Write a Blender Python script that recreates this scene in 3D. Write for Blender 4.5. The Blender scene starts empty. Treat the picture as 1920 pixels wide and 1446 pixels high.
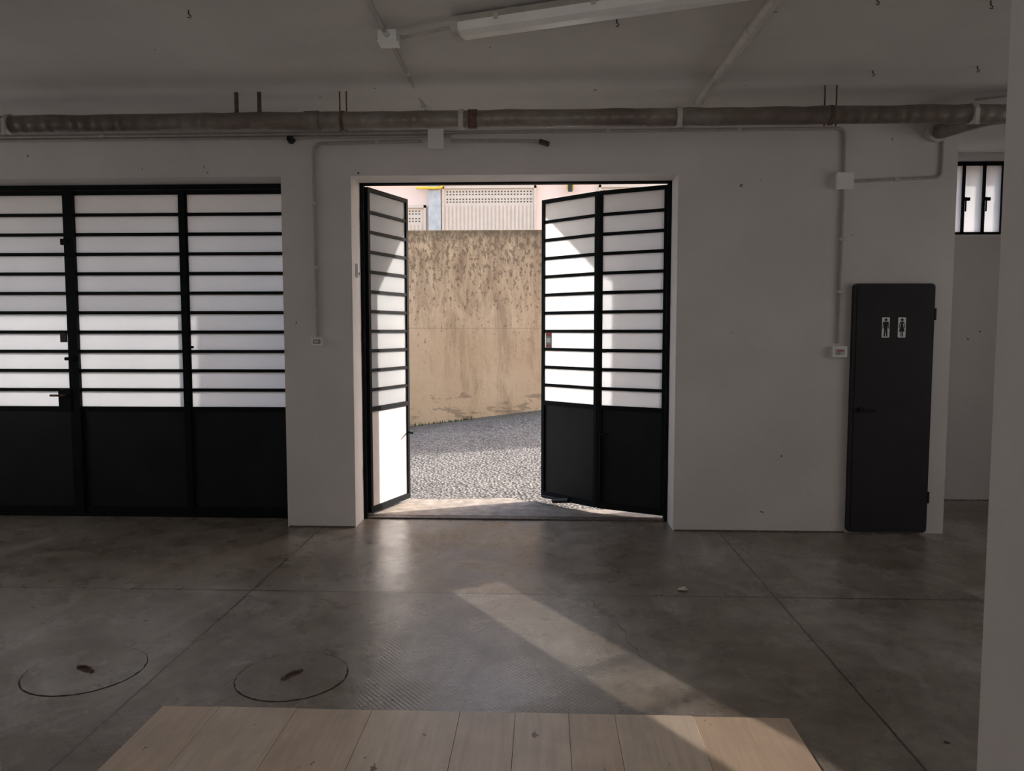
import bpy, math, random
from mathutils import Vector, Matrix
random.seed(4)
scene = bpy.context.scene
COL = scene.collection
scene.view_settings.view_transform = 'Standard'

# ---------------------------------------------------------------- materials
def new_mat(name):
    m = bpy.data.materials.new(name); m.use_nodes = True
    nt = m.node_tree
    b = nt.nodes['Principled BSDF']
    return m, nt, b
def N(nt, t, **kw):
    n = nt.nodes.new(t)
    for k, v in kw.items():
        setattr(n, k, v)
    return n
def L(nt, a, b): nt.links.new(a, b)
def noise(nt, scale, detail=4, rough=0.55, mscale=(1,1,1), dist=0.0, off=(0,0,0)):
    tc = N(nt, 'ShaderNodeTexCoord'); mp = N(nt, 'ShaderNodeMapping')
    mp.inputs['Scale'].default_value = mscale; mp.inputs['Location'].default_value = off
    L(nt, tc.outputs['Object'], mp.inputs['Vector'])
    n = N(nt, 'ShaderNodeTexNoise')
    n.inputs['Scale'].default_value = scale; n.inputs['Detail'].default_value = detail
    n.inputs['Roughness'].default_value = rough; n.inputs['Distortion'].default_value = dist
    L(nt, mp.outputs[0], n.inputs['Vector'])
    return n.outputs['Fac']
def ramp(nt, fac, stops):
    r = N(nt, 'ShaderNodeValToRGB')
    while len(r.color_ramp.elements) < len(stops): r.color_ramp.elements.new(0.5)
    for e, (p, c) in zip(r.color_ramp.elements, stops):
        e.position = p
        e.color = (c, c, c, 1) if isinstance(c, (int, float)) else (*c, 1)
    L(nt, fac, r.inputs['Fac']); return r.outputs['Color']
def mix(nt, fac, a, b, mode='MIX'):
    m = N(nt, 'ShaderNodeMix', data_type='RGBA', blend_type=mode)
    if isinstance(fac, (int, float)): m.inputs[0].default_value = fac
    else: L(nt, fac, m.inputs[0])
    for i, v in ((6, a), (7, b)):
        if isinstance(v, tuple): m.inputs[i].default_value = (*v, 1)
        else: L(nt, v, m.inputs[i])
    return m.outputs[2]
def math_(nt, op, a, b=None, c=None):
    m = N(nt, 'ShaderNodeMath', operation=op)
    for i, v in enumerate((a, b, c)):
        if v is None: continue
        if isinstance(v, (int, float)): m.inputs[i].default_value = v
        else: L(nt, v, m.inputs[i])
    return m.outputs[0]
def bump(nt, b, h, strength=0.3, dist=0.01):
    bp = N(nt, 'ShaderNodeBump'); bp.inputs['Strength'].default_value = strength
    bp.inputs['Distance'].default_value = dist
    L(nt, h, bp.inputs['Height']); L(nt, bp.outputs[0], b.inputs['Normal'])
def simple(name, col, rough=0.5, metal=0.0, var=0.15, scale=8, bmp=0.0, bscale=60, spec=0.5):
    m, nt, b = new_mat(name)
    dark = tuple(c * (1 - var) for c in col); lite = tuple(min(1, c * (1 + var)) for c in col)
    L(nt, ramp(nt, noise(nt, scale), [(0.3, dark), (0.7, lite)]), b.inputs['Base Color'])
    b.inputs['Roughness'].default_value = rough; b.inputs['Metallic'].default_value = metal
    b.inputs['Specular IOR Level'].default_value = spec
    if bmp: bump(nt, b, noise(nt, bscale, 5), bmp, 0.005)
    return m

def plaster(name, col, scuff=True):
    m, nt, b = new_mat(name)
    d = tuple(c * 0.9 for c in col)
    c = ramp(nt, noise(nt, 1.3, 5), [(0.35, d), (0.65, col)])
    spots = ramp(nt, noise(nt, 14, 2, 0.5), [(0.765, 0.0), (0.78, 1.0)])
    c = mix(nt, spots, c, (0.16, 0.14, 0.12)) if scuff else c
    L(nt, c, b.inputs['Base Color']); b.inputs['Roughness'].default_value = 0.75
    b.inputs['Specular IOR Level'].default_value = 0.3
    bump(nt, b, noise(nt, 9, 6, 0.6), 0.25, 0.02)
    return m
M_wall = plaster('wall_plaster', (0.75, 0.71, 0.69))
M_ceil = plaster('ceiling_plaster', (0.71, 0.68, 0.645))
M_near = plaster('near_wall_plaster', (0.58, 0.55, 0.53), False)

# concrete floor
m, nt, b = new_mat('floor_concrete'); M_floor = m
tc = N(nt, 'ShaderNodeTexCoord'); sp = N(nt, 'ShaderNodeSeparateXYZ'); L(nt, tc.outputs['Object'], sp.inputs[0])
X, Y = sp.outputs[0], sp.outputs[1]
c1 = ramp(nt, noise(nt, 0.8, 6, 0.62, dist=0.4), [(0.30, (0.18, 0.138, 0.10)), (0.48, (0.31, 0.262, 0.21)), (0.68, (0.46, 0.42, 0.37))])
c2 = ramp(nt, noise(nt, 6, 9, 0.75), [(0.32, 0.50), (0.68, 1.0)])
c = mix(nt, 1.0, c1, c2, 'MULTIPLY')
wn = ramp(nt, noise(nt, 2.2, 10, 0.78, (1, 0.5, 1), 1.2), [(0.50, 0.0), (0.68, 0.6)])
c = mix(nt, wn, c, (0.52, 0.48, 0.43))
# dark, brown-ish right bay and scuffed left bay
dk = ramp(nt, noise(nt, 1.2, 12, 0.72, (1, 0.7, 1), 0.2, (7, 3, 0)), [(0.46, 0.0), (0.72, 0.42)])
c = mix(nt, dk, c, (0.12, 0.088, 0.06))
sk = ramp(nt, noise(nt, 45, 4, 0.7), [(0.60, 0.0), (0.70, 0.5)])
c = mix(nt, sk, c, (0.10, 0.08, 0.065))
spots = ramp(nt, noise(nt, 13, 2, 0.5), [(0.745, 0.0), (0.76, 1.0)])
c = mix(nt, spots, c, (0.03, 0.025, 0.02))
def line(coord, pos, w):
    return math_(nt, 'LESS_THAN', math_(nt, 'ABSOLUTE', math_(nt, 'SUBTRACT', coord, pos)), w)
wob = math_(nt, 'MULTIPLY', math_(nt, 'SUBTRACT', noise(nt, 5, 3), 0.5), 0.02)
Xw = math_(nt, 'ADD', X, wob); Yw = math_(nt, 'ADD', Y, wob)
j = math_(nt, 'MAXIMUM', math_(nt, 'MAXIMUM', line(Xw, -1.79, 0.006), line(Xw, 1.40, 0.006)), math_(nt, 'MAXIMUM', line(Yw, 4.57, 0.008), line(Xw, -5.0, 0.006)))
c = mix(nt, math_(nt, 'MULTIPLY', j, 0.8), c, (0.04, 0.035, 0.03))
ins = math_(nt, 'MULTIPLY', math_(nt, 'GREATER_THAN', Xw, -0.80), math_(nt, 'LESS_THAN', Xw, 0.32))
ins = math_(nt, 'MULTIPLY', ins, math_(nt, 'LESS_THAN', Yw, 4.57))
rib = math_(nt, 'MULTIPLY', math_(nt, 'SINE', math_(nt, 'MULTIPLY', X, 240.0)), math_(nt, 'SINE', math_(nt, 'MULTIPLY', Y, 200.0)))
wear = ramp(nt, noise(nt, 3.0, 6, 0.7), [(0.38, 0.0), (0.6, 1.0)])
rib = math_(nt, 'MULTIPLY', math_(nt, 'MULTIPLY', rib, ins), wear)
c = mix(nt, math_(nt, 'MULTIPLY', math_(nt, 'MAXIMUM', rib, 0.0), 0.5), c, (0.06, 0.05, 0.04))
c = mix(nt, math_(nt, 'MULTIPLY', ins, 0.16), c, (0.56, 0.53, 0.49))
L(nt, c, b.inputs['Base Color'])
L(nt, ramp(nt, noise(nt, 2.5, 8, 0.7), [(0.3, 0.18), (0.7, 0.42)]), b.inputs['Roughness'])
b.inputs['Specular IOR Level'].default_value = 0.75
h = math_(nt, 'ADD', math_(nt, 'MULTIPLY', rib, 0.6), noise(nt, 25, 6, 0.7))
h = math_(nt, 'SUBTRACT', h, math_(nt, 'MULTIPLY', j, 1.5))
bump(nt, b, h, 0.28, 0.004)

# ochre exterior wall
m, nt, b = new_mat('ochre_render'); M_ochre = m
tc = N(nt, 'ShaderNodeTexCoord'); sp = N(nt, 'ShaderNodeSeparateXYZ'); L(nt, tc.outputs['Object'], sp.inputs[0])
Z = sp.outputs[2]
c = ramp(nt, noise(nt, 0.9, 6, 0.6), [(0.3, (0.60, 0.385, 0.22)), (0.7, (0.74, 0.50, 0.31))])
topf = N(nt, 'ShaderNodeMapRange'); L(nt, Z, topf.inputs[0]); topf.inputs[1].default_value = 1.0; topf.inputs[2].default_value = 3.1
streak = noise(nt, 4.5, 9, 0.72, (1, 1, 0.18), 0.5)
sf = math_(nt, 'ADD', streak, math_(nt, 'MULTIPLY', topf.outputs[0], 0.19))
c = mix(nt, ramp(nt, sf, [(0.52, 0.0), (0.80, 0.85)]), c, (0.22, 0.125, 0.07))
flk = ramp(nt, math_(nt, 'ADD', noise(nt, 20, 6, 0.72, (1, 1, 0.5)), math_(nt, 'MULTIPLY', topf.outputs[0], 0.15)), [(0.635, 0.0), (0.665, 0.8)])
c = mix(nt, flk, c, (0.18, 0.115, 0.07))
edge = N(nt, 'ShaderNodeMapRange'); L(nt, math_(nt, 'ADD', Z, math_(nt, 'MULTIPLY', noise(nt, 6, 6, 0.7), 0.35)), edge.inputs[0]); edge.inputs[1].default_value = 3.10; edge.inputs[2].default_value = 3.26
c = mix(nt, math_(nt, 'MULTIPLY', edge.outputs[0], 0.8), c, (0.12, 0.085, 0.05))
low = N(nt, 'ShaderNodeMapRange'); L(nt, math_(nt, 'SUBTRACT', Z, math_(nt, 'MULTIPLY', sp.outputs[0], 0.13)), low.inputs[0]); low.inputs[1].default_value = 0.95; low.inputs[2].default_value = 0.45
lf = ramp(nt, math_(nt, 'ADD', noise(nt, 5, 7, 0.65, (0.5, 1, 2.2), 0.5, (3, 0, 1)), math_(nt, 'MULTIPLY', low.outputs[0], 0.16)), [(0.68, 0.0), (0.70, 0.6)])
c = mix(nt, lf, c, (0.28, 0.19, 0.12))
sea = math_(nt, 'LESS_THAN', math_(nt, 'ABSOLUTE', math_(nt, 'SUBTRACT', Z, 1.63)), 0.006)
c = mix(nt, math_(nt, 'MULTIPLY', sea, 0.35), c, (0.25, 0.17, 0.11))
L(nt, c, b.inputs['Base Color']); b.inputs['Roughness'].default_value = 0.9
b.inputs['Specular IOR Level'].default_value = 0.1
bump(nt, b, noise(nt, 14, 7, 0.7), 0.5, 0.02)

# asphalt
m, nt, b = new_mat('asphalt'); M_asph = m
vo = N(nt, 'ShaderNodeTexVoronoi'); vo.inputs['Scale'].default_value = 32
tc = N(nt, 'ShaderNodeTexCoord'); L(nt, tc.outputs['Object'], vo.inputs['Vector'])
sp = N(nt, 'ShaderNodeSeparateXYZ'); L(nt, tc.outputs['Object'], sp.inputs[0])
c = ramp(nt, vo.outputs['Distance'], [(0.1, (0.40, 0.37, 0.345)), (0.6, (0.07, 0.068, 0.065))])
c = mix(nt, ramp(nt, noise(nt, 1.2, 6, 0.7), [(0.35, 0.0), (0.65, 0.5)]), c, (0.27, 0.25, 0.23))
c = mix(nt, ramp(nt, noise(nt, 14, 5, 0.75), [(0.48, 0.0), (0.60, 0.65)]), c, (0.06, 0.058, 0.055))
ft = N(nt, 'ShaderNodeMapRange'); L(nt, math_(nt, 'ADD', sp.outputs[1], math_(nt, 'MULTIPLY', noise(nt, 3, 6, 0.7), 0.9)), ft.inputs[0]); ft.inputs[1].default_value = 11.3; ft.inputs[2].default_value = 12.0
c = mix(nt, math_(nt, 'MULTIPLY', ft.outputs[0], 0.75), c, (0.075, 0.07, 0.045))
L(nt, c, b.inputs['Base Color']); b.inputs['Roughness'].default_value = 0.7
bump(nt, b, math_(nt, 'SUBTRACT', 1.0, vo.outputs['Distance']), 0.9, 0.018)
M_apron = simple('apron_concrete', (0.30, 0.26, 0.225), 0.85, var=0.35, scale=9, bmp=0.4)

def frosted(name, col):
    m = bpy.data.materials.new(name); m.use_nodes = True; nt = m.node_tree
    for n in list(nt.nodes): nt.nodes.remove(n)
    out = N(nt, 'ShaderNodeOutputMaterial')
    tr = N(nt, 'ShaderNodeBsdfTranslucent'); df = N(nt, 'ShaderNodeBsdfDiffuse'); gl = N(nt, 'ShaderNodeBsdfGlossy')
    c = ramp(nt, noise(nt, 1.1, 3), [(0.3, tuple(x * 0.93 for x in col)), (0.7, col)])
    L(nt, c, tr.inputs['Color']); L(nt, c, df.inputs['Color']); gl.inputs['Roughness'].default_value = 0.15
    a = N(nt, 'ShaderNodeMixShader'); a.inputs[0].default_value = 0.2
    L(nt, tr.outputs[0], a.inputs[1]); L(nt, df.outputs[0], a.inputs[2])
    fr = N(nt, 'ShaderNodeFresnel'); fr.inputs[0].default_value = 1.35
    s = N(nt, 'ShaderNodeMixShader'); L(nt, fr.outputs[0], s.inputs[0])
    L(nt, a.outputs[0], s.inputs[1]); L(nt, gl.outputs[0], s.inputs[2]); L(nt, s.outputs[0], out.inputs[0])
    return m
M_pane = frosted('frosted_pane', (0.93, 0.945, 0.965))
m, nt, b = new_mat('glowing_fill_pane'); M_fill = m
b.inputs['Base Color'].default_value = (.8, .8, .8, 1)
L(nt, ramp(nt, noise(nt, 1.0, 2), [(0.3, (0.95, 0.93, 0.92)), (0.7, (1.0, 0.97, 0.95))]), b.inputs['Emission Color'])
b.inputs['Emission Strength'].default_value = 1.75  # pane glows as added interior fill
M_frame = simple('dark_green_steel', (0.008, 0.010, 0.012), 0.55, 0.0, 0.25, 12, spec=0.08)
M_panel = simple('sheet_steel_paint', (0.0115, 0.0135, 0.016), 0.5, 0.0, 0.25, 3, spec=0.2)
M_panel_sunlit = simple('sheet_steel_sunlit', (0.52, 0.48, 0.48), 0.45, 0.0, 0.08, 3)  # pale copy of the panel colour, sunlight on the open leaf painted in
M_wc = simple('wc_door_paint', (0.030, 0.028, 0.030), 0.6, 0.0, 0.15, 4, spec=0.25)
M_black = simple('black_plastic', (0.012, 0.012, 0.012), 0.4, spec=0.3)
M_white = simple('white_plastic', (0.86, 0.85, 0.82), 0.4, var=0.04)
M_grey = simple('grey_plastic', (0.58, 0.56, 0.53), 0.45, var=0.06)
M_cond = simple('painted_conduit', (0.60, 0.56, 0.52), 0.55, var=0.12, scale=20)
M_cond2 = simple('grey_conduit', (0.43, 0.40, 0.37), 0.5, var=0.12, scale=20)
M_rust = simple('rusty_iron', (0.13, 0.08, 0.055), 0.8, 0.2, 0.4, 30, 0.4)
M_sill = simple('threshold_steel', (0.13, 0.10, 0.085), 0.6, 0.2, 0.4, 20)
M_galv = simple('galvanised_strap', (0.56, 0.52, 0.47), 0.5, 0.1, 0.2, 20)
m, nt, b = new_mat('lagging_wrap'); M_lag = m
c = ramp(nt, noise(nt, 3.0, 6, 0.65, (0.5, 1, 1)), [(0.3, (0.10, 0.076, 0.062)), (0.50, (0.19, 0.155, 0.13)), (0.7, (0.33, 0.295, 0.27))])
L(nt, c, b.inputs['Base Color']); b.inputs['Roughness'].default_value = 0.38
wv = N(nt, 'ShaderNodeTexWave'); wv.inputs['Scale'].default_value = 3.5; wv.inputs['Distortion'].default_value = 6; wv.inputs['Detail'].default_value = 4
tc = N(nt, 'ShaderNodeTexCoord'); L(nt, tc.outputs['Object'], wv.inputs['Vector'])
bump(nt, b, wv.outputs['Fac'], 0.4, 0.010)
M_fix = simple('luminaire_diffuser', (0.85, 0.84, 0.80), 0.3, var=0.06)
M_fixb = simple('luminaire_body', (0.46, 0.43, 0.38), 0.5, var=0.15)
M_facade = simple('facade_pink_render', (0.84, 0.62, 0.52), 0.85, var=0.05, scale=1, bmp=0.2)
M_shut = simple('beige_shutter', (0.62, 0.48, 0.38), 0.55, var=0.05)
M_shutd = simple('shutter_hole', (0.10, 0.08, 0.06), 0.9)
M_yel = simple('yellow_gas_pipe', (0.85, 0.50, 0.03), 0.4)
M_downp = simple('grey_downpipe', (0.45, 0.42, 0.41), 0.5)
M_moss = simple('weeds_green', (0.12, 0.13, 0.04), 0.9, var=0.4, scale=30)
M_red = simple('sticker_red', (0.45, 0.05, 0.04), 0.5)
M_stk = simple('sticker_grey', (0.32, 0.32, 0.32), 0.5)
M_gap = simple('dark_gap', (0.025, 0.022, 0.018), 0.9)
def wood(name, col):
    m, nt, b = new_mat(name)
    g = noise(nt, 4.0, 6, 0.6, (9, 0.7, 1), 0.4)
    c = ramp(nt, g, [(0.3, tuple(x * 0.80 for x in col)), (0.7, col)])
    d = ramp(nt, noise(nt, 9, 4, 0.6, (1.2, 0.6, 1)), [(0.69, 0.0), (0.71, 0.85)])
    c = mix(nt, d, c, (0.10, 0.06, 0.04))
    dirt = ramp(nt, noise(nt, 2.2, 6, 0.7), [(0.45, 0.0), (0.75, 0.4)])
    c = mix(nt, dirt, c, (0.35, 0.27, 0.21))
    L(nt, c, b.inputs['Base Color']); b.inputs['Roughness'].default_value = 0.38
    return m
WOODS = [wood('pale_wood_a', (0.80, 0.645, 0.50)), wood('pale_wood_b', (0.72, 0.55, 0.41)), wood('pale_wood_c', (0.84, 0.70, 0.56))]

# ---------------------------------------------------------------- mesh builder
class B:
    def __init__(s, name, mw=None):
        s.name = name; s.v = []; s.f = []; s.fm = []; s.mats = []; s.sm = []; s.M = mw or Matrix.Identity(4)
    def mi(s, m):
        if m not in s.mats: s.mats.append(m)
        return s.mats.index(m)
    def add(s, vs, fs, m, smooth=False):
        o = len(s.v); k = s.mi(m)
        s.v += [tuple(s.M @ Vector(p)) for p in vs]
        for f in fs: s.f.append([o + i for i in f]); s.fm.append(k); s.sm.append(smooth)
    def box(s, a, b, m):
        x0, y0, z0 = [min(a[i], b[i]) for i in range(3)]; x1, y1, z1 = [max(a[i], b[i]) for i in range(3)]
        s.add([(x0,y0,z0),(x1,y0,z0),(x1,y1,z0),(x0,y1,z0),(x0,y0,z1),(x1,y0,z1),(x1,y1,z1),(x0,y1,z1)],
              [(0,3,2,1),(4,5,6,7),(0,1,5,4),(1,2,6,5),(2,3,7,6),(3,0,4,7)], m)
    def cyl(s, p, q, r, m, n=16, r2=None):
        p = Vector(p); q = Vector(q); d = (q - p).normalized(); r2 = r if r2 is None else r2
        u = d.orthogonal().normalized(); w = d.cross(u)
        vs = []
        for c, rr in ((p, r), (q, r2)):
            for i in range(n):
                a = 2 * math.pi * i / n; vs.append(c + (u * math.cos(a) + w * math.sin(a)) * rr)
        s.add(vs, [(i, (i + 1) % n, n + (i + 1) % n, n + i) for i in range(n)], m, True)
        s.add(vs, [tuple(reversed(range(n))), tuple(range(n, 2 * n))], m)
    def tube(s, pts, r, m, n=14, jit=0.0, bend=0.0):
        pts = [Vector(p) for p in pts]
        if bend:
            out = [pts[0]]
            for i in range(1, len(pts) - 1):
                a, c, e = pts[i-1], pts[i], pts[i+1]
                d1 = (a - c).normalized() * bend; d2 = (e - c).normalized() * bend
                for k in range(7):
                    t = k / 6; out.append((c + d1) * (1-t)**2 + c * 2*t*(1-t) + (c + d2) * t*t)
            out.append(pts[-1]); pts = out
        vs = []; up = None
        for i, p in enumerate(pts):
            d = (pts[min(i+1, len(pts)-1)] - pts[max(i-1, 0)]).normalized()
            if up is None: up = d.orthogonal().normalized()
            up = (up - d * up.dot(d)).normalized(); w = d.cross(up)
            rr = r * (1 + random.uniform(-jit, jit))
            for k in range(n):
                a = 2 * math.pi * k / n; vs.append(p + (up * math.cos(a) + w * math.sin(a)) * rr)
        fs = []
        for i in range(len(pts) - 1):
            for k in range(n): fs.append((i*n+k, i*n+(k+1)%n, (i+1)*n+(k+1)%n, (i+1)*n+k))
        s.add(vs, fs, m, True)
        s.add(vs, [tuple(reversed(range(n))), tuple(range(len(vs)-n, len(vs)))], m)
    def prism(s, poly, y0, y1, m):   # poly in (x,z)
        n = len(poly)
        vs = [(x, y0, z) for x, z in poly] + [(x, y1, z) for x, z in poly]
        s.add(vs, [tuple(range(n)), tuple(reversed(range(n, 2*n)))] + [(i, n+i, n+(i+1)%n, (i+1)%n) for i in range(n)], m)
    def done(s, bevel=0.0, seg=2):
        me = bpy.data.meshes.new(s.name); me.from_pydata(s.v, [], s.f)
        for m in s.mats: me.materials.append(m)
        for p, k, sm in zip(me.polygons, s.fm, s.sm): p.material_index = k; p.use_smooth = sm
        me.update()
        o = bpy.data.objects.new(s.name, me); COL.objects.link(o)
        if bevel:
            md = o.modifiers.new('bevel', 'BEVEL'); md.width = bevel; md.segments = seg; md.limit_method = 'ANGLE'
        return o

D = 6.10        # inner face of door wall
FY = 6.42       # door frame plane
H = 3.22        # ceiling height
GL0, GL1 = -5.72, -2.076   # left garage opening
GR0, GR1 = -1.518, 1.046   # right garage opening
TOP = 2.815
XR = 3.16
NJ0, NJ1 = -1.126, 0.858

# ---------------------------------------------------------------- room shell
w = B('wall_north')
for x0, x1 in ((-7.0, GL0), (GL1, GR0), (GR1, XR)):
    w.box((x0, D, 0), (x1, 6.52, TOP), M_wall)
w.box((-7.0, D, TOP), (XR, 6.52, H), M_wall)
w.box((XR - 0.3, 6.52, 0), (XR, 7.33, H), M_wall)
w.done()
w = B('wall_northeast')
WX0, WX1, WZ0, WZ1 = 3.60, 4.75, 2.48, 3.16
w.box((XR-0.3, 7.33, 0), (WX0, 7.6, H), M_wall); w.box((WX1, 7.33, 0), (5.9, 7.6, H), M_wall)
w.box((WX0, 7.33, 0), (WX1, 7.6, WZ0), M_wall); w.box((WX0, 7.33, WZ1), (WX1, 7.6, H), M_wall)
w.done()
w = B('wall_east'); w.box((5.6, 1.2, 0), (5.9, 7.33, H), M_wall); w.done()
w = B('wall_west'); w.box((-7.3, 1.2, 0), (-7.0, 6.52, H), M_wall); w.done()
w = B('wall_south')
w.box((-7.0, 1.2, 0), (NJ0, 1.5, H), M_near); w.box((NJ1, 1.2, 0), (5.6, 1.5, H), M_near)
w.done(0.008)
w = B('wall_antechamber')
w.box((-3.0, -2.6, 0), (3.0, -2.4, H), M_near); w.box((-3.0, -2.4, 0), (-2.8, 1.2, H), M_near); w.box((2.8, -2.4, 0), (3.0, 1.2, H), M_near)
w.done()
fl = B('floor'); fl.box((-7.3, -2.6, -0.2), (5.9, 6.52, 0), M_floor); fl.box((XR-.3, 6.52, -0.2), (5.9, 7.6, 0), M_floor); fl.done()

# added glowing windows, out of view, to brighten the hall and antechamber
def fill_window(name, c, u, hw, hh, nrm):
    g = B(name); c = Vector(c); u = Vector(u); nrm = Vector(nrm); z = Vector((0, 0, 1))
    rot = Matrix((u, nrm, z)).transposed().to_4x4(); g.M = Matrix.Translation(c) @ rot
    g.add([(-hw, .01, -hh), (hw, .01, -hh), (hw, .01, hh), (-hw, .01, hh)], [(0, 1, 2, 3)], M_fill)
    for x in (-hw, -hw/3, hw/3, hw): g.box((x-.02, 0, -hh), (x+.02, .05, hh), M_frame)
    k = 6
    for i in range(k + 1): g.box((-hw, 0, -hh + 2*hh*i/k - .012), (hw, .04, -hh + 2*hh*i/k + .012), M_frame)
    g.M = Matrix.Identity(4); g.done()
fill_window('fill_window_2', (-7.0, 3.7, 1.75), (0, 1, 0), 1.5, .9, (1, 0, 0))
fill_window('fill_window_3', (5.6, 3.6, 1.75), (0, 1, 0), 1.3, .9, (-1, 0, 0))
fill_window('fill_window_4', (0, -2.4, 1.75), (1, 0, 0), 2.0, 1.1, (0, 1, 0))

# ceiling with a soft fold about 1 m before the door wall
c = B('ceiling')
prof = [(-2.6, H), (4.7, H), (4.90, H + 0.002), (5.05, H - 0.008), (5.16, H - 0.026), (5.26, H - 0.034), (5.38, H - 0.026), (5.6, H - 0.010), (6.52, H)]
vs = []; fs = []
for x in (-7.3, 5.9):
    for y, z in prof: vs.append((x, y, z))
n = len(prof)
for i in range(n - 1): fs.append((i, i + 1, n + i + 1, n + i))
c.add(vs, fs, M_ceil, True)
c.box((-7.3, -2.6, H + 0.01), (5.9, 7.6, H + 0.3), M_ceil)
c.box((XR - .3, 6.52, H), (5.9, 7.6, H + .01), M_ceil)
c.done()

t = B('trim_1')
for x0, x1 in ((GL1 + .01, GR0 - .01), (GR1 + .01, 2.39)):
    t.box((x0, D - 0.006, 0), (x1, D, 0.010), M_sill)
t.done()

# ---------------------------------------------------------------- garage leaves
ROWS = 11
def leaf(bd, origin, ang, width, z0=0.04, z1=2.79, zg=0.93, low=M_panel, th=0.04, st=0.032):
    bd.M = Matrix.Translation(origin) @ Matrix.Rotation(ang, 4, 'Z')
    h = th / 2
    bd.box((0, -h, z0), (st, h, z1), M_frame); bd.box((width - st, -h, z0), (width, h, z1), M_frame)
    bd.box((st, -h, z0), (width - st, h, z0 + .05), M_frame)
    bd.box((st, -h, z1 - .035), (width - st, h, z1), M_frame)
    bd.box((st, -h, zg - .02), (width - st, h, zg + .02), M_frame)
    bd.box((st, -0.004, z0 + .05), (width - st, 0.004, zg - .02), low)
    step = (z1 - .035 - zg) / ROWS
    for i in range(ROWS):
        a = zg + step * i
        if i: bd.box((st, -h * .8, a - .013), (width - st, h * .8, a + .013), M_frame)
        bd.box((st, -0.003, a + (.013 if i else .02)), (width - st, 0.003, a + step - (.013 if i < ROWS-1 else 0)), M_pane)

g = B('door_1')   # closed garage doors
xs = [GL0 + .04, -4.93, -3.985, -3.02, GL1 - .02]
for i in range(4):
    leaf(g, (xs[i] + .003, FY, 0), 0, xs[i+1] - xs[i] - .006, z0=.03, z1=2.77)
g.M = Matrix.Identity(4)
g.box((GL0, FY - .04, 0), (GL0 + .04, FY + .04, TOP), M_frame)
g.box((GL1 - .02, FY - .03, 0), (GL1, FY + .03, TOP), M_frame)
g.box((GL0, FY - .03, 2.775), (GL1, FY + .03, TOP), M_frame)
g.box((-4.035, FY - .04, 0.03), (-3.95, FY - .02, 2.77), M_frame)
g.box((-3.045, FY - .03, 0.03), (-2.995, FY - .02, 2.77), M_frame)
g.box((-4.13, FY - .05, 0.92), (-4.02, FY - .02, 1.10), M_frame)
g.cyl((-4.07, FY - .05, 1.05), (-4.07, FY - .10, 1.05), .01, M_rust)
g.cyl((-4.06, FY - .10, 1.05), (-4.17, FY - .10, 1.05), .009, M_rust)
g.box((-4.10, FY - .04, 1.50), (-4.05, FY - .02, 1.58), M_black)
g.cyl((-4.05, FY - .06, 1.36), (-3.93, FY - .06, 1.36), .014, M_frame)
g.cyl((-3.99, FY - .02, 1.36), (-3.99, FY - .07, 1.36), .02, M_frame)
g.cyl((-2.99, FY - .06, 1.46), (-2.94, FY - .06, 1.46), .010, M_frame)
g.cyl((-3.01, FY - .02, 1.46), (-3.01, FY - .07, 1.46), .012, M_frame)
g.box((-4.06, FY - .05, 2.32), (-4.00, FY - .02, 2.37), M_frame)
for z in (0.3, 1.5, 2.6):
    g.cyl((GL1 - .015, FY - .035, z), (GL1 - .015, FY - .035, z + .09), .012, M_frame)
g.done()

g = B('door_2')   # open folding doors + frame
g.box((GR0, FY - .03, 0), (GR0 + .03, FY + .03, TOP), M_frame)
g.box((GR1 - .03, FY - .03, 0), (GR1, FY + .03, TOP), M_frame)
g.box((GR0, FY - .03, 2.80), (GR1, FY + .03, TOP), M_frame)
def leaf2(p, q, low=M_panel):
    d = Vector(q) - Vector(p)
    leaf(g, (p[0], p[1], 0), math.atan2(d.y, d.x), d.length, low=low)
leaf2((GR0 + .04, FY + .01), (-1.25, 7.05), M_panel_sunlit)
leaf2((GR0 - .02, FY + .12), (-1.345, 7.07), M_panel)
leaf2((1.03, FY + .02), (0.487, 6.705))
leaf2((0.48, 6.715), (0.0, 7.16))
g.M = Matrix.Identity(4)
g.cyl((0.50, 6.66, 0.12), (0.50, 6.66, 0.70), .008, M_frame); g.cyl((0.50, 6.66, 0.70), (0.55, 6.62, 0.70), .008, M_frame)
g.cyl((0.50, 6.66, 1.42), (0.54, 6.62, 1.42), .010, M_frame)
g.cyl((-1.245, 7.03, 0.66), (-1.195, 6.96, 0.66), .010, M_frame)
g.cyl((0.01, 7.12, 1.25), (0.0, 7.08, 1.12), .008, M_frame)
for z in (0.35, 1.5, 2.5):
    g.cyl((1.03, FY - .03, z), (1.03, FY - .03, z + .1), .012, M_frame); g.cyl((GR0 + .02, FY - .03, z), (GR0 + .02, FY - .03, z + .1), .012, M_frame)
g.cyl((0.24, 6.90, 0.06), (0.10, 7.02, 0.03), .025, M_black); g.cyl((0.0, 7.12, .05), (0.32, 6.86, .05), .015, M_black)
d = Vector((0.0 - 0.475, 7.16 - 6.72, 0)).normalized()
ang = math.atan2(d.y, d.x)
g.M = Matrix.Translation((0.475, 6.72, 0)) @ Matrix.Rotation(ang, 4, 'Z')
g.box((0.53, 0.004, 1.43), (0.60, 0.012, 1.60), M_stk); g.box((0.535, 0.012, 1.55), (0.595, 0.014, 1.59), M_red); g.box((0.54, 0.012, 1.45), (0.59, 0.014, 1.47), M_red)
g.box((0.54, 0.012, 1.49), (0.59, 0.014, 1.53), M_white)
g.M = Matrix.Identity(4)
g.done()
t = B('trim_2'); t.box((GR0, FY - .03, 0), (GR1, FY + .05, 0.014), M_sill); t.box((GL0, FY - .04, 0), (GL1, FY + .04, 0.03), M_frame); t.done(0.003)

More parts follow.
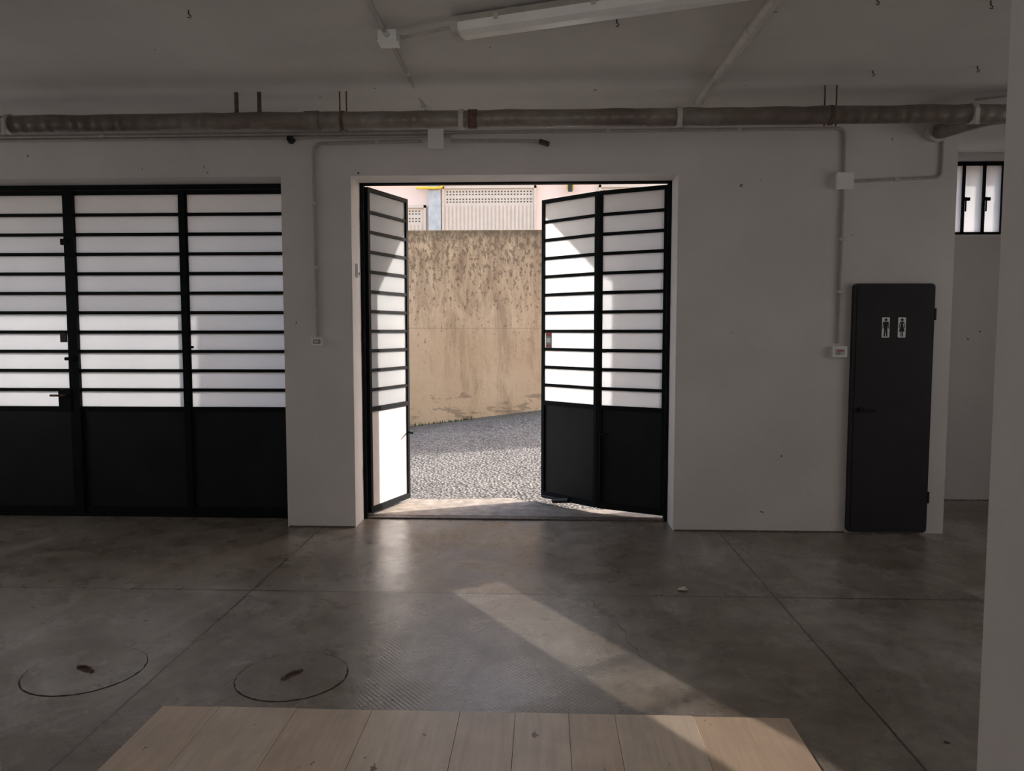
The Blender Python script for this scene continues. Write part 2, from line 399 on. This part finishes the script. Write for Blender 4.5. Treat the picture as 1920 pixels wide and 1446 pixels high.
# ---------------------------------------------------------------- WC door
def round_rect(x0, z0, x1, z1, r):
    pts = []
    for cx, cz, a0 in ((x1-r, z0+r, -90), (x1-r, z1-r, 0), (x0+r, z1-r, 90), (x0+r, z0+r, 180)):
        for k in range(6):
            a = math.radians(a0 + 90*k/5); pts.append((cx + r*math.cos(a), cz + r*math.sin(a)))
    return pts
g = B('door_3')
g.prism(round_rect(2.395, 0.015, 3.01, 1.960, 0.03), D - 0.045, D, M_wc)
g.prism(round_rect(2.42, 0.04, 2.985, 1.935, 0.02), D - 0.050, D - 0.045, M_wc)
for z in (0.25, 1.68): g.cyl((3.015, D - .04, z), (3.015, D - .04, z + .09), .010, M_black)
g.cyl((2.465, D - .05, .985), (2.465, D - .09, .985), .018, M_black)
g.cyl((2.465, D - .085, .985), (2.575, D - .085, .98), .008, M_black)
g.done(0.003)
def disc(cx, cz, r, n=20): return [(cx + r*math.cos(2*math.pi*i/n), cz + r*math.sin(2*math.pi*i/n)) for i in range(n)]
ys = D - 0.0505
for i, cx in enumerate((2.640, 2.762)):
    s = B('toilet_sign')
    s.prism(round_rect(cx - .029, 1.545, cx + .029, 1.70, .004), ys - .003, ys, M_white)
    y0, y1 = ys - .0042, ys - .003
    s.prism(disc(cx, 1.682, .0105), y0, y1, M_black)
    if i == 0:
        s.prism([(cx-.012,1.610),(cx+.012,1.610),(cx+.017,1.668),(cx-.017,1.668)], y0, y1, M_black)
        s.prism([(cx-.0145,1.553),(cx-.005,1.553),(cx+.0,1.610),(cx-.012,1.610)], y0, y1, M_black)
        s.prism([(cx+.005,1.553),(cx+.0145,1.553),(cx+.012,1.610),(cx+.0,1.610)], y0, y1, M_black)
        for q in (-1, 1):
            pl = [(cx+q*.015,1.668),(cx+q*.021,1.664),(cx+q*.025,1.614),(cx+q*.019,1.614)]
            s.prism(pl if q < 0 else pl[::-1], y0, y1, M_black)
    else:
        s.prism([(cx-.007,1.642),(cx+.007,1.642),(cx+.012,1.668),(cx-.012,1.668)], y0, y1, M_black)
        s.prism([(cx-.021,1.592),(cx+.021,1.592),(cx+.007,1.645),(cx-.007,1.645)], y0, y1, M_black)
        s.prism([(cx-.009,1.553),(cx-.002,1.553),(cx-.002,1.592),(cx-.009,1.592)], y0, y1, M_black)
        s.prism([(cx+.002,1.553),(cx+.009,1.553),(cx+.009,1.592),(cx+.002,1.592)], y0, y1, M_black)
        for q in (-1, 1):
            pl = [(cx+q*.011,1.668),(cx+q*.016,1.664),(cx+q*.024,1.618),(cx+q*.019,1.616)]
            s.prism(pl if q < 0 else pl[::-1], y0, y1, M_black)
    s.done()

# ---------------------------------------------------------------- window
g = B('window_1')
yf = 7.40
g.box((WX0, yf, WZ0), (WX1, yf+.05, WZ0+.035), M_frame); g.box((WX0, yf, WZ1-.035), (WX1, yf+.05, WZ1), M_frame)
for x in (WX0, 3.89, 4.075, 4.245, 4.50, WX1 - .035): g.box((x, yf, WZ0), (x+.022, yf+.05, WZ1), M_frame)
for x in (3.905, 4.09): 
    g.box((x-.02, yf-.02, 2.80), (x+.045, yf, 2.83), M_frame); g.cyl((x, yf-.03, 2.70), (x, yf-.03, 2.83), .007, M_frame)
g.box((WX0+.03, yf+.02, WZ0+.03), (WX1-.03, yf+.026, WZ1-.03), M_pane)
g.box((WX0, 7.31, WZ0 - .03), (WX1, yf, WZ0), M_wall)
g.done()

# ---------------------------------------------------------------- pipes
PY, PZ = 5.2, 3.0
g = B('insulated_heating_pipe')
pts = [(-6.95 + i * 0.12, PY + random.uniform(-.003, .003), PZ + random.uniform(-.003, .003)) for i in range(104)]
g.tube(pts, 0.058, M_lag, 20, 0.035)
def strap(x):
    g.cyl((x - .016, PY, PZ), (x + .016, PY, PZ), 0.066, M_galv, 24)
    g.box((x - .014, PY - .072, PZ - .085), (x + .014, PY - .066, PZ + .02), M_galv)
for x in (-3.63, -0.545, 0.886, 2.77): strap(x)
for x in (-2.06, -1.905): g.cyl((x, PY, PZ + .03), (x, PY, H), .014, M_rust)
for x in (-1.36, -1.315, 1.83, 1.905): g.cyl((x, PY, PZ - .07), (x, PY, H), .005, M_rust)
for x in (-1.34, 1.87): g.cyl((x-.012, PY, PZ), (x+.012, PY, PZ), .063, M_rust, 20)
g.cyl((-1.60, PY, PZ), (-1.50, PY + .002, PZ - .002), .064, M_lag, 12, .067)
g.cyl((-0.50, PY-.005, PZ), (-0.44, PY - .002, PZ), .062, M_rust, 12)
g.tube([(3.6, PY, PZ), (3.02, 5.35, 3.03), (2.98, D - .03, 3.10)], .055, M_lag, 18, 0.0, 0.14)
g.cyl((2.98, D - .07, 3.10), (2.98, D - .001, 3.11), .080, M_galv, 24)
g.done()
g = B('water_pipe')
zp = H - .035
g.cyl((1.15, 1.6, zp), (1.065, D - .005, zp), .028, M_cond)
for y in (2.4, 4.28, 5.55):
    xx = 1.15 - (y - 1.6) * .0187; g.cyl((xx, y - .05, zp), (xx, y + .05, zp), .035, M_cond)
g.done()

g = B('cable_conduit')
cy = D - 0.014
g.tube([(-6.9, cy, 3.135), (2.30, cy, 3.140), (2.30, cy, 2.80)], .011, M_cond2, 10, 0, .06)
g.tube([(-6.9, cy, 3.108), (-0.72, cy, 3.112)], .010, M_cond2, 10)
g.tube([(-6.9, cy, 3.165), (-0.9, cy, 3.165)], .008, M_cond2, 10)
g.tube([(-0.72, cy, 3.075), (-0.12, cy, 3.068), (0.0, cy-.02, 3.055)], .011, M_cond2, 10, 0, .03)
g.tube([(-0.95, cy, 3.075), (-1.81, cy, 3.062), (-1.802, cy, 1.55)], .012, M_cond2, 10, 0, .08)
g.tube([(2.30, cy, 2.68), (2.298, cy, 1.50)], .012, M_cond2, 10)
g.tube([(2.36, cy, 2.740), (3.035, cy, 2.765), (3.035, cy, 3.19)], .010, M_cond2, 10, 0, .05)
for (x, z) in ((-1.806, 2.6), (-1.804, 2.1), (2.30, 2.3), (2.298, 1.9), (-1.3, 3.07), (0.5, 3.139), (1.5, 3.139), (2.7, 2.752), (-3.5, 3.135)):
    g.box((x - .017, D - .028, z - .010), (x + .017, D, z + .010), M_grey)
g.cyl((-0.03, cy - .01, 3.062), (0.04, cy - .03, 3.035), .02, M_rust, 12)
g.done()
g = B('cable_conduit')
zc = H - .016
g.cyl((-0.855, 1.6, zc), (-0.855, 4.22, zc), .011, M_cond2); g.cyl((-0.855, 4.34, zc), (-0.855, D - .005, zc), .011, M_cond2)
g.cyl((-0.77, 4.265, zc - .02), (-0.46, 4.12, zc - .02), .009, M_cond2)
g.cyl((3.0, 5.6, zc), (3.9, 5.15, zc), .012, M_cond2)
for y in (2.5, 3.6, 4.9, 5.6): g.box((-0.875, y - .01, zc - .015), (-0.835, y + .01, H), M_grey)
g.done()
def jbox(name, c, s, mat=M_white):
    g = B(name); x, y, z = c; a, b_, h = s
    g.box((x - a/2, y - b_/2, z - h/2), (x + a/2, y + b_/2, z + h/2), mat)
    return g
g = jbox('junction_box', (-0.845, 4.28, H - .03), (.10, .10, .06)); g.box((-.90, 4.225, H-.066), (-.79, 4.335, H-.058), M_white)
g.cyl((-.845, 4.21, H - .03), (-.845, 4.235, H - .03), .016, M_grey); g.cyl((-.80, 4.27, H-.03), (-.775, 4.26, H-.035), .016, M_grey); g.done(.006)
g = jbox('junction_box', (-0.835, D - .025, 3.09), (.115, .05, .16)); g.box((-.897, D-.056, 3.008), (-.773, D-.05, 3.172), M_white); g.done(.006)
g = jbox('junction_box', (2.30, D - .025, 2.738), (.12, .05, .12)); g.box((2.235, D-.056, 2.673), (2.365, D-.05, 2.803), M_white); g.done(.006)
g = jbox('light_switch', (-1.800, D - .02, 1.51), (.088, .04, .062), M_white); g.box((-1.830, D-.045, 1.492), (-1.770, D-.04, 1.53), M_stk); g.box((-1.818, D-.048, 1.50), (-1.788, D-.045, 1.523), M_grey); g.done(.004)
g = jbox('light_switch', (2.305, D - .02, 1.435), (.11, .04, .085), M_white); g.box((2.27, D-.045, 1.41), (2.34, D-.04, 1.46), M_grey)
g.box((2.28, D-.048, 1.437), (2.33, D-.045, 1.447), M_red); g.box((2.28, D-.048, 1.415), (2.305, D-.045, 1.43), M_stk); g.done(.004)
g = B('wall_sounder'); g.cyl((-1.985, D, 3.098), (-1.985, D - .05, 3.098), .033, M_black, 20, .022); g.done()
g = B('door_stop'); g.box((GR0, 6.22, 2.03), (GR0 + .02, 6.26, 2.14), M_white); g.box((GR0 + .02, 6.235, 2.05), (GR0 + .035, 6.25, 2.07), M_grey); g.done(.003)
for (x, y) in ((1.62, 3.93), (2.2, 4.0), (2.05, 5.0), (2.66, 4.95), (-1.8, 3.95), (0.38, 4.15)):
    g = B('ceiling_hook'); g.cyl((x, y, H), (x, y, H - .02), .004, M_rust, 8)
    g.tube([(x, y, H - .02), (x + .012, y, H - .028), (x + .008, y, H - .038), (x - .005, y, H - .035)], .003, M_rust, 8); g.done()

# ---------------------------------------------------------------- fluorescent luminaire
a = Vector((-0.455, 4.10, H)); bq = Vector((1.02, 3.63, H)); d = bq - a; ang = math.atan2(d.y, d.x)
g = B('fluorescent_batten_light', Matrix.Translation(a) @ Matrix.Rotation(ang, 4, 'Z'))
Ln = d.length
def lam(x0, x1, prof, m):
    n = len(prof); vs = [(x0, y, z) for y, z in prof] + [(x1, y, z) for y, z in prof]
    g.add(vs, [tuple(range(n)), tuple(reversed(range(n, 2*n)))] + [(i, n+i, n+(i+1)%n, (i+1)%n) for i in range(n)], m)
lam(0, Ln, [(-.075, -.05), (.075, -.05), (.06, -.015), (-.06, -.015)], M_fixb)
lam(0.03, Ln - .03, [(-.072, -.05), (-.06, -.09), (-.03, -.108), (.03, -.108), (.06, -.09), (.072, -.05)], M_fix)
for x in (0, Ln - .035): lam(x, x + .035, [(-.078, -.045), (-.066, -.095), (-.032, -.113), (.032, -.113), (.066, -.095), (.078, -.045)], M_fixb)
for x in (.25, .75, 1.25):
    for y in (-.078, .078): g.box((x-.012, y-.004, -.065), (x+.012, y+.004, -.035), M_galv)
for x in (.3, 1.25): g.box((x-.02, -.03, -.015), (x+.02, .03, 0), M_galv)
g.cyl((-.03, 0, -.04), (0, 0, -.04), .016, M_grey)
g.done(.002)

# ---------------------------------------------------------------- floor items
def manhole(cx, cy_, r, rot):
    g = B('manhole_cover')
    n = 56
    ring = [(cx + (r+.006)*math.cos(2*math.pi*i/n), cy_ + (r+.006)*math.sin(2*math.pi*i/n)) for i in range(n)]
    g.add([(x, y, .0) for x, y in ring] + [(x, y, .0012) for x, y in ring], [tuple(range(n, 2*n))] + [(i, (i+1)%n, n+(i+1)%n, n+i) for i in range(n)], M_gap)
    ring = [(cx + (r+random.uniform(-.003,.004))*math.cos(2*math.pi*i/n), cy_ + (r+random.uniform(-.003,.003))*math.sin(2*math.pi*i/n)) for i in range(n)]
    g.add([(x, y, .001) for x, y in ring] + [(x, y, .0025) for x, y in ring], [tuple(range(n, 2*n))] + [(i, (i+1)%n, n+(i+1)%n, n+i) for i in range(n)], M_floor)
    g.M = Matrix.Translation((cx, cy_, 0)) @ Matrix.Rotation(rot, 4, 'Z')
    g.box((-.05, -.018, .0025), (.04, .015, .004), M_rust)
    g.tube([(-.045, 0, .006), (-.02, .012, .010), (.02, .012, .010), (.045, 0, .006)], .005, M_rust, 8)
    g.cyl((-.05, 0, .0025), (-.05, 0, .009), .011, M_rust); g.cyl((.05, 0, .0025), (.05, 0, .009), .011, M_rust)
    g.M = Matrix.Identity(4); g.done()
manhole(-2.155, 3.44, .262, -.5)
manhole(-1.16, 3.42, .25, 1.0)

g = B('wood_floor_panel')
seams = [-1.605, -1.36, -1.03, -.71, -.34, -.11, .11, .30, .62, 1.012]
for i in range(len(seams) - 1):
    g.box((seams[i] + .0008, 1.75, .0), (seams[i+1] - .0008, 3.088 + random.uniform(-.003, .003), .014), WOODS[[0,2,0,2,0,2,0,2,1][i]])
g.done(.0008, 1)
g = B('dry_leaf'); g.add([(0.83,4.66,.006),(0.87,4.64,.012),(0.90,4.67,.004),(0.885,4.71,.014),(0.85,4.715,.003)], [(0,1,2,3,4)], simple('dry_leaf_tan', (.6,.52,.42), .8)); g.done()
g = B('floor_crack'); p = Vector((0.27, 4.56, .0008)); pts = [p.copy()]
for i in range(16):
    p = p + Vector((random.uniform(-.01, .035), -.055, 0)); pts.append(p.copy())
vs = []
for q in pts: wd = random.uniform(.0008, .002); vs += [(q.x - wd, q.y, q.z), (q.x + wd, q.y, q.z)]
g.add(vs, [(2*i, 2*i+1, 2*i+3, 2*i+2) for i in range(len(pts)-1)], M_gap); g.done()

# ---------------------------------------------------------------- outside
g = B('alley_ground')
nx, ny = 60, 40; vs = []; fs = []
for jj in range(ny + 1):
    for ii in range(nx + 1):
        x = -16 + 32 * ii / nx; y = 6.52 + (11.6 - 6.52) * jj / ny
        k = max(0.0, (y - 7.3) / 4.2)
        z = k * max(-0.6, min(1.3, .415 + .13 * x)) - 0.004
        vs.append((x, y, z + random.uniform(-.003, .003) * (k > 0)))
for jj in range(ny):
    for ii in range(nx):
        q = jj * (nx + 1) + ii; fs.append((q, q + 1, q + nx + 2, q + nx + 1))
g.add(vs, fs, M_asph, True); g.done()
g = B('concrete_apron'); g.add([(-1.6,6.53,.001),(1.2,6.53,.001),(1.1,6.75,.001),(0.2,6.82,.001),(-.3,7.25,.001),(-1.0,7.15,.001),(-1.6,7.2,.001)], [(0,1,2,3,4,5,6)], M_apron); g.done()
g = B('ochre_retaining_wall'); g.box((-16, 11.5, -.8), (16, 11.85, 3.09), M_ochre); g.done(.02)
g = B('weeds')
for i in range(60):
    x = random.uniform(-2.2, -1.0); z = ((11.5-7.3)/4.2) * (.415 + .13*x)
    h = random.uniform(.01, .06); y = 11.5 - random.uniform(.01, .10)
    g.add([(x-.012, y, z-.02), (x+.012, y, z-.02), (x+random.uniform(-.03,.03), y-.02, z+h)], [(0,1,2)], M_moss)
g.done()
g = B('terrace_ground'); g.box((-16, 11.85, 2.3), (16, 17.0, 2.5), M_apron); g.done()
FZ = 17.0
g = B('opposite_building')
g.box((-16, FZ, 2.3), (16, FZ + .5, 7.6), M_facade)
g.box((-2.50, FZ - .14, 2.5), (-2.23, FZ, 7.4), M_downp)
g.box((-16, FZ - .10, 4.82), (16, FZ, 4.92), M_facade)
g.done()
def shutter(x0, x1, z0, z1):
    g = B('garage_shutter')
    g.box((x0, FZ - .06, z0), (x1, FZ, z1), M_shut)
    g.box((x0, FZ - .10, z0), (x0 + .05, FZ - .06, z1), M_shut); g.box((x1 - .05, FZ - .10, z0), (x1, FZ - .06, z1), M_shut); g.box((x0, FZ - .10, z1 - .06), (x1, FZ - .06, z1), M_shut)
    x = x0 + .08
    while x < x1 - .08:
        g.box((x, FZ - .075, z0), (x + .05, FZ - .06, z1 - .42), M_shut); x += .085
    for k, zz in enumerate((z1 - .14, z1 - .20, z1 - .30, z1 - .36)):
        x = x0 + .10
        while x < x1 - .12:
            g.box((x, FZ - .063, zz), (x + .035, FZ - .058, zz + .028), M_shutd); x += .07
    g.done()
shutter(-2.21, -.15, 2.5, 4.74); shutter(-5.0, -2.56, 2.5, 4.33); shutter(1.2, 3.4, 2.5, 4.74)
g = B('gas_pipe'); g.tube([(-2.75, FZ - .18, 4.68), (-2.22, FZ - .18, 4.68), (-2.18, FZ - .18, 4.74), (-2.18, FZ-.18, 5.4)], .03, M_yel, 10, 0, .03)
g.done()
g = B('wall_lantern'); g.box((.50, FZ - .14, 4.64), (.66, FZ - .10, 4.76), M_yel); g.cyl((.58, FZ - .2, 4.58), (.58, FZ - .2, 4.76), .05, M_black); g.box((.56, FZ - .2, 4.70), (.60, FZ, 4.73), M_black); g.done()
g = B('shadow_canopy'); g.box((-7.3, 6.52, 3.25), (2.85, 7.5, 3.40), M_facade); g.done()  # unseen canopy added so its shadow falls on the upper panes

# ---------------------------------------------------------------- light
wd = bpy.data.worlds.new('World'); scene.world = wd; wd.use_nodes = True; nt = wd.node_tree
bg = nt.nodes['Background']; sky = nt.nodes.new('ShaderNodeTexSky'); sky.sky_type = 'NISHITA'
sky.sun_disc = False; sky.sun_elevation = math.radians(35); sky.sun_rotation = math.radians(70); sky.air_density = 1.0; sky.dust_density = 2.0
tint = mix(nt, 1.0, sky.outputs[0], (1.0, 0.90, 0.79), 'MULTIPLY')
nt.links.new(tint, bg.inputs[0]); bg.inputs[1].default_value = 0.90

def lamp(name, kind, energy, col, loc, direction):
    l = bpy.data.lights.new(name, kind); l.energy = energy; l.color = col
    o = bpy.data.objects.new(name, l); COL.objects.link(o); o.location = loc
    o.rotation_euler = Vector(direction).to_track_quat('-Z', 'Y').to_euler()
    return o, l
o, l = lamp('sun', 'SUN', 9, (1.0, 0.94, 0.87), (10, 12, 12), (-.84, -.35, -.45)); l.angle = math.radians(.6)
# narrow area lamps added in the doorway for sun reflected off the leaf
dv = Vector((.507, -.770, -.387)).normalized(); upv = Vector((.213, -.323, .922))
bot = Vector((-1.2625, 5.994, .65))
hh = 0.0
for seg, h in ((0, .50), (1, .15), (2, .50)):
    o, l = lamp('reflected_sun_lamp', 'AREA', 0.85 * h, (1.0, .88, .78), bot + upv * (hh + h/2), dv)
    l.shape = 'RECTANGLE'; l.size = .35; l.size_y = h; l.spread = math.radians(1.0)
    rx = dv.cross(upv).normalized()
    o.rotation_euler = Matrix((rx, upv.normalized(), -dv)).transposed().to_euler()
    hh += h + .025

# ---------------------------------------------------------------- camera
cd = bpy.data.cameras.new('camera'); cam = bpy.data.objects.new('camera', cd); COL.objects.link(cam)
cd.sensor_width = 36; cd.lens = 27.0; cd.clip_start = .05
cam.location = (0, 0, 1.6); cam.rotation_euler = (math.radians(90 - 4.1), 0, math.radians(2.3))
scene.camera = cam
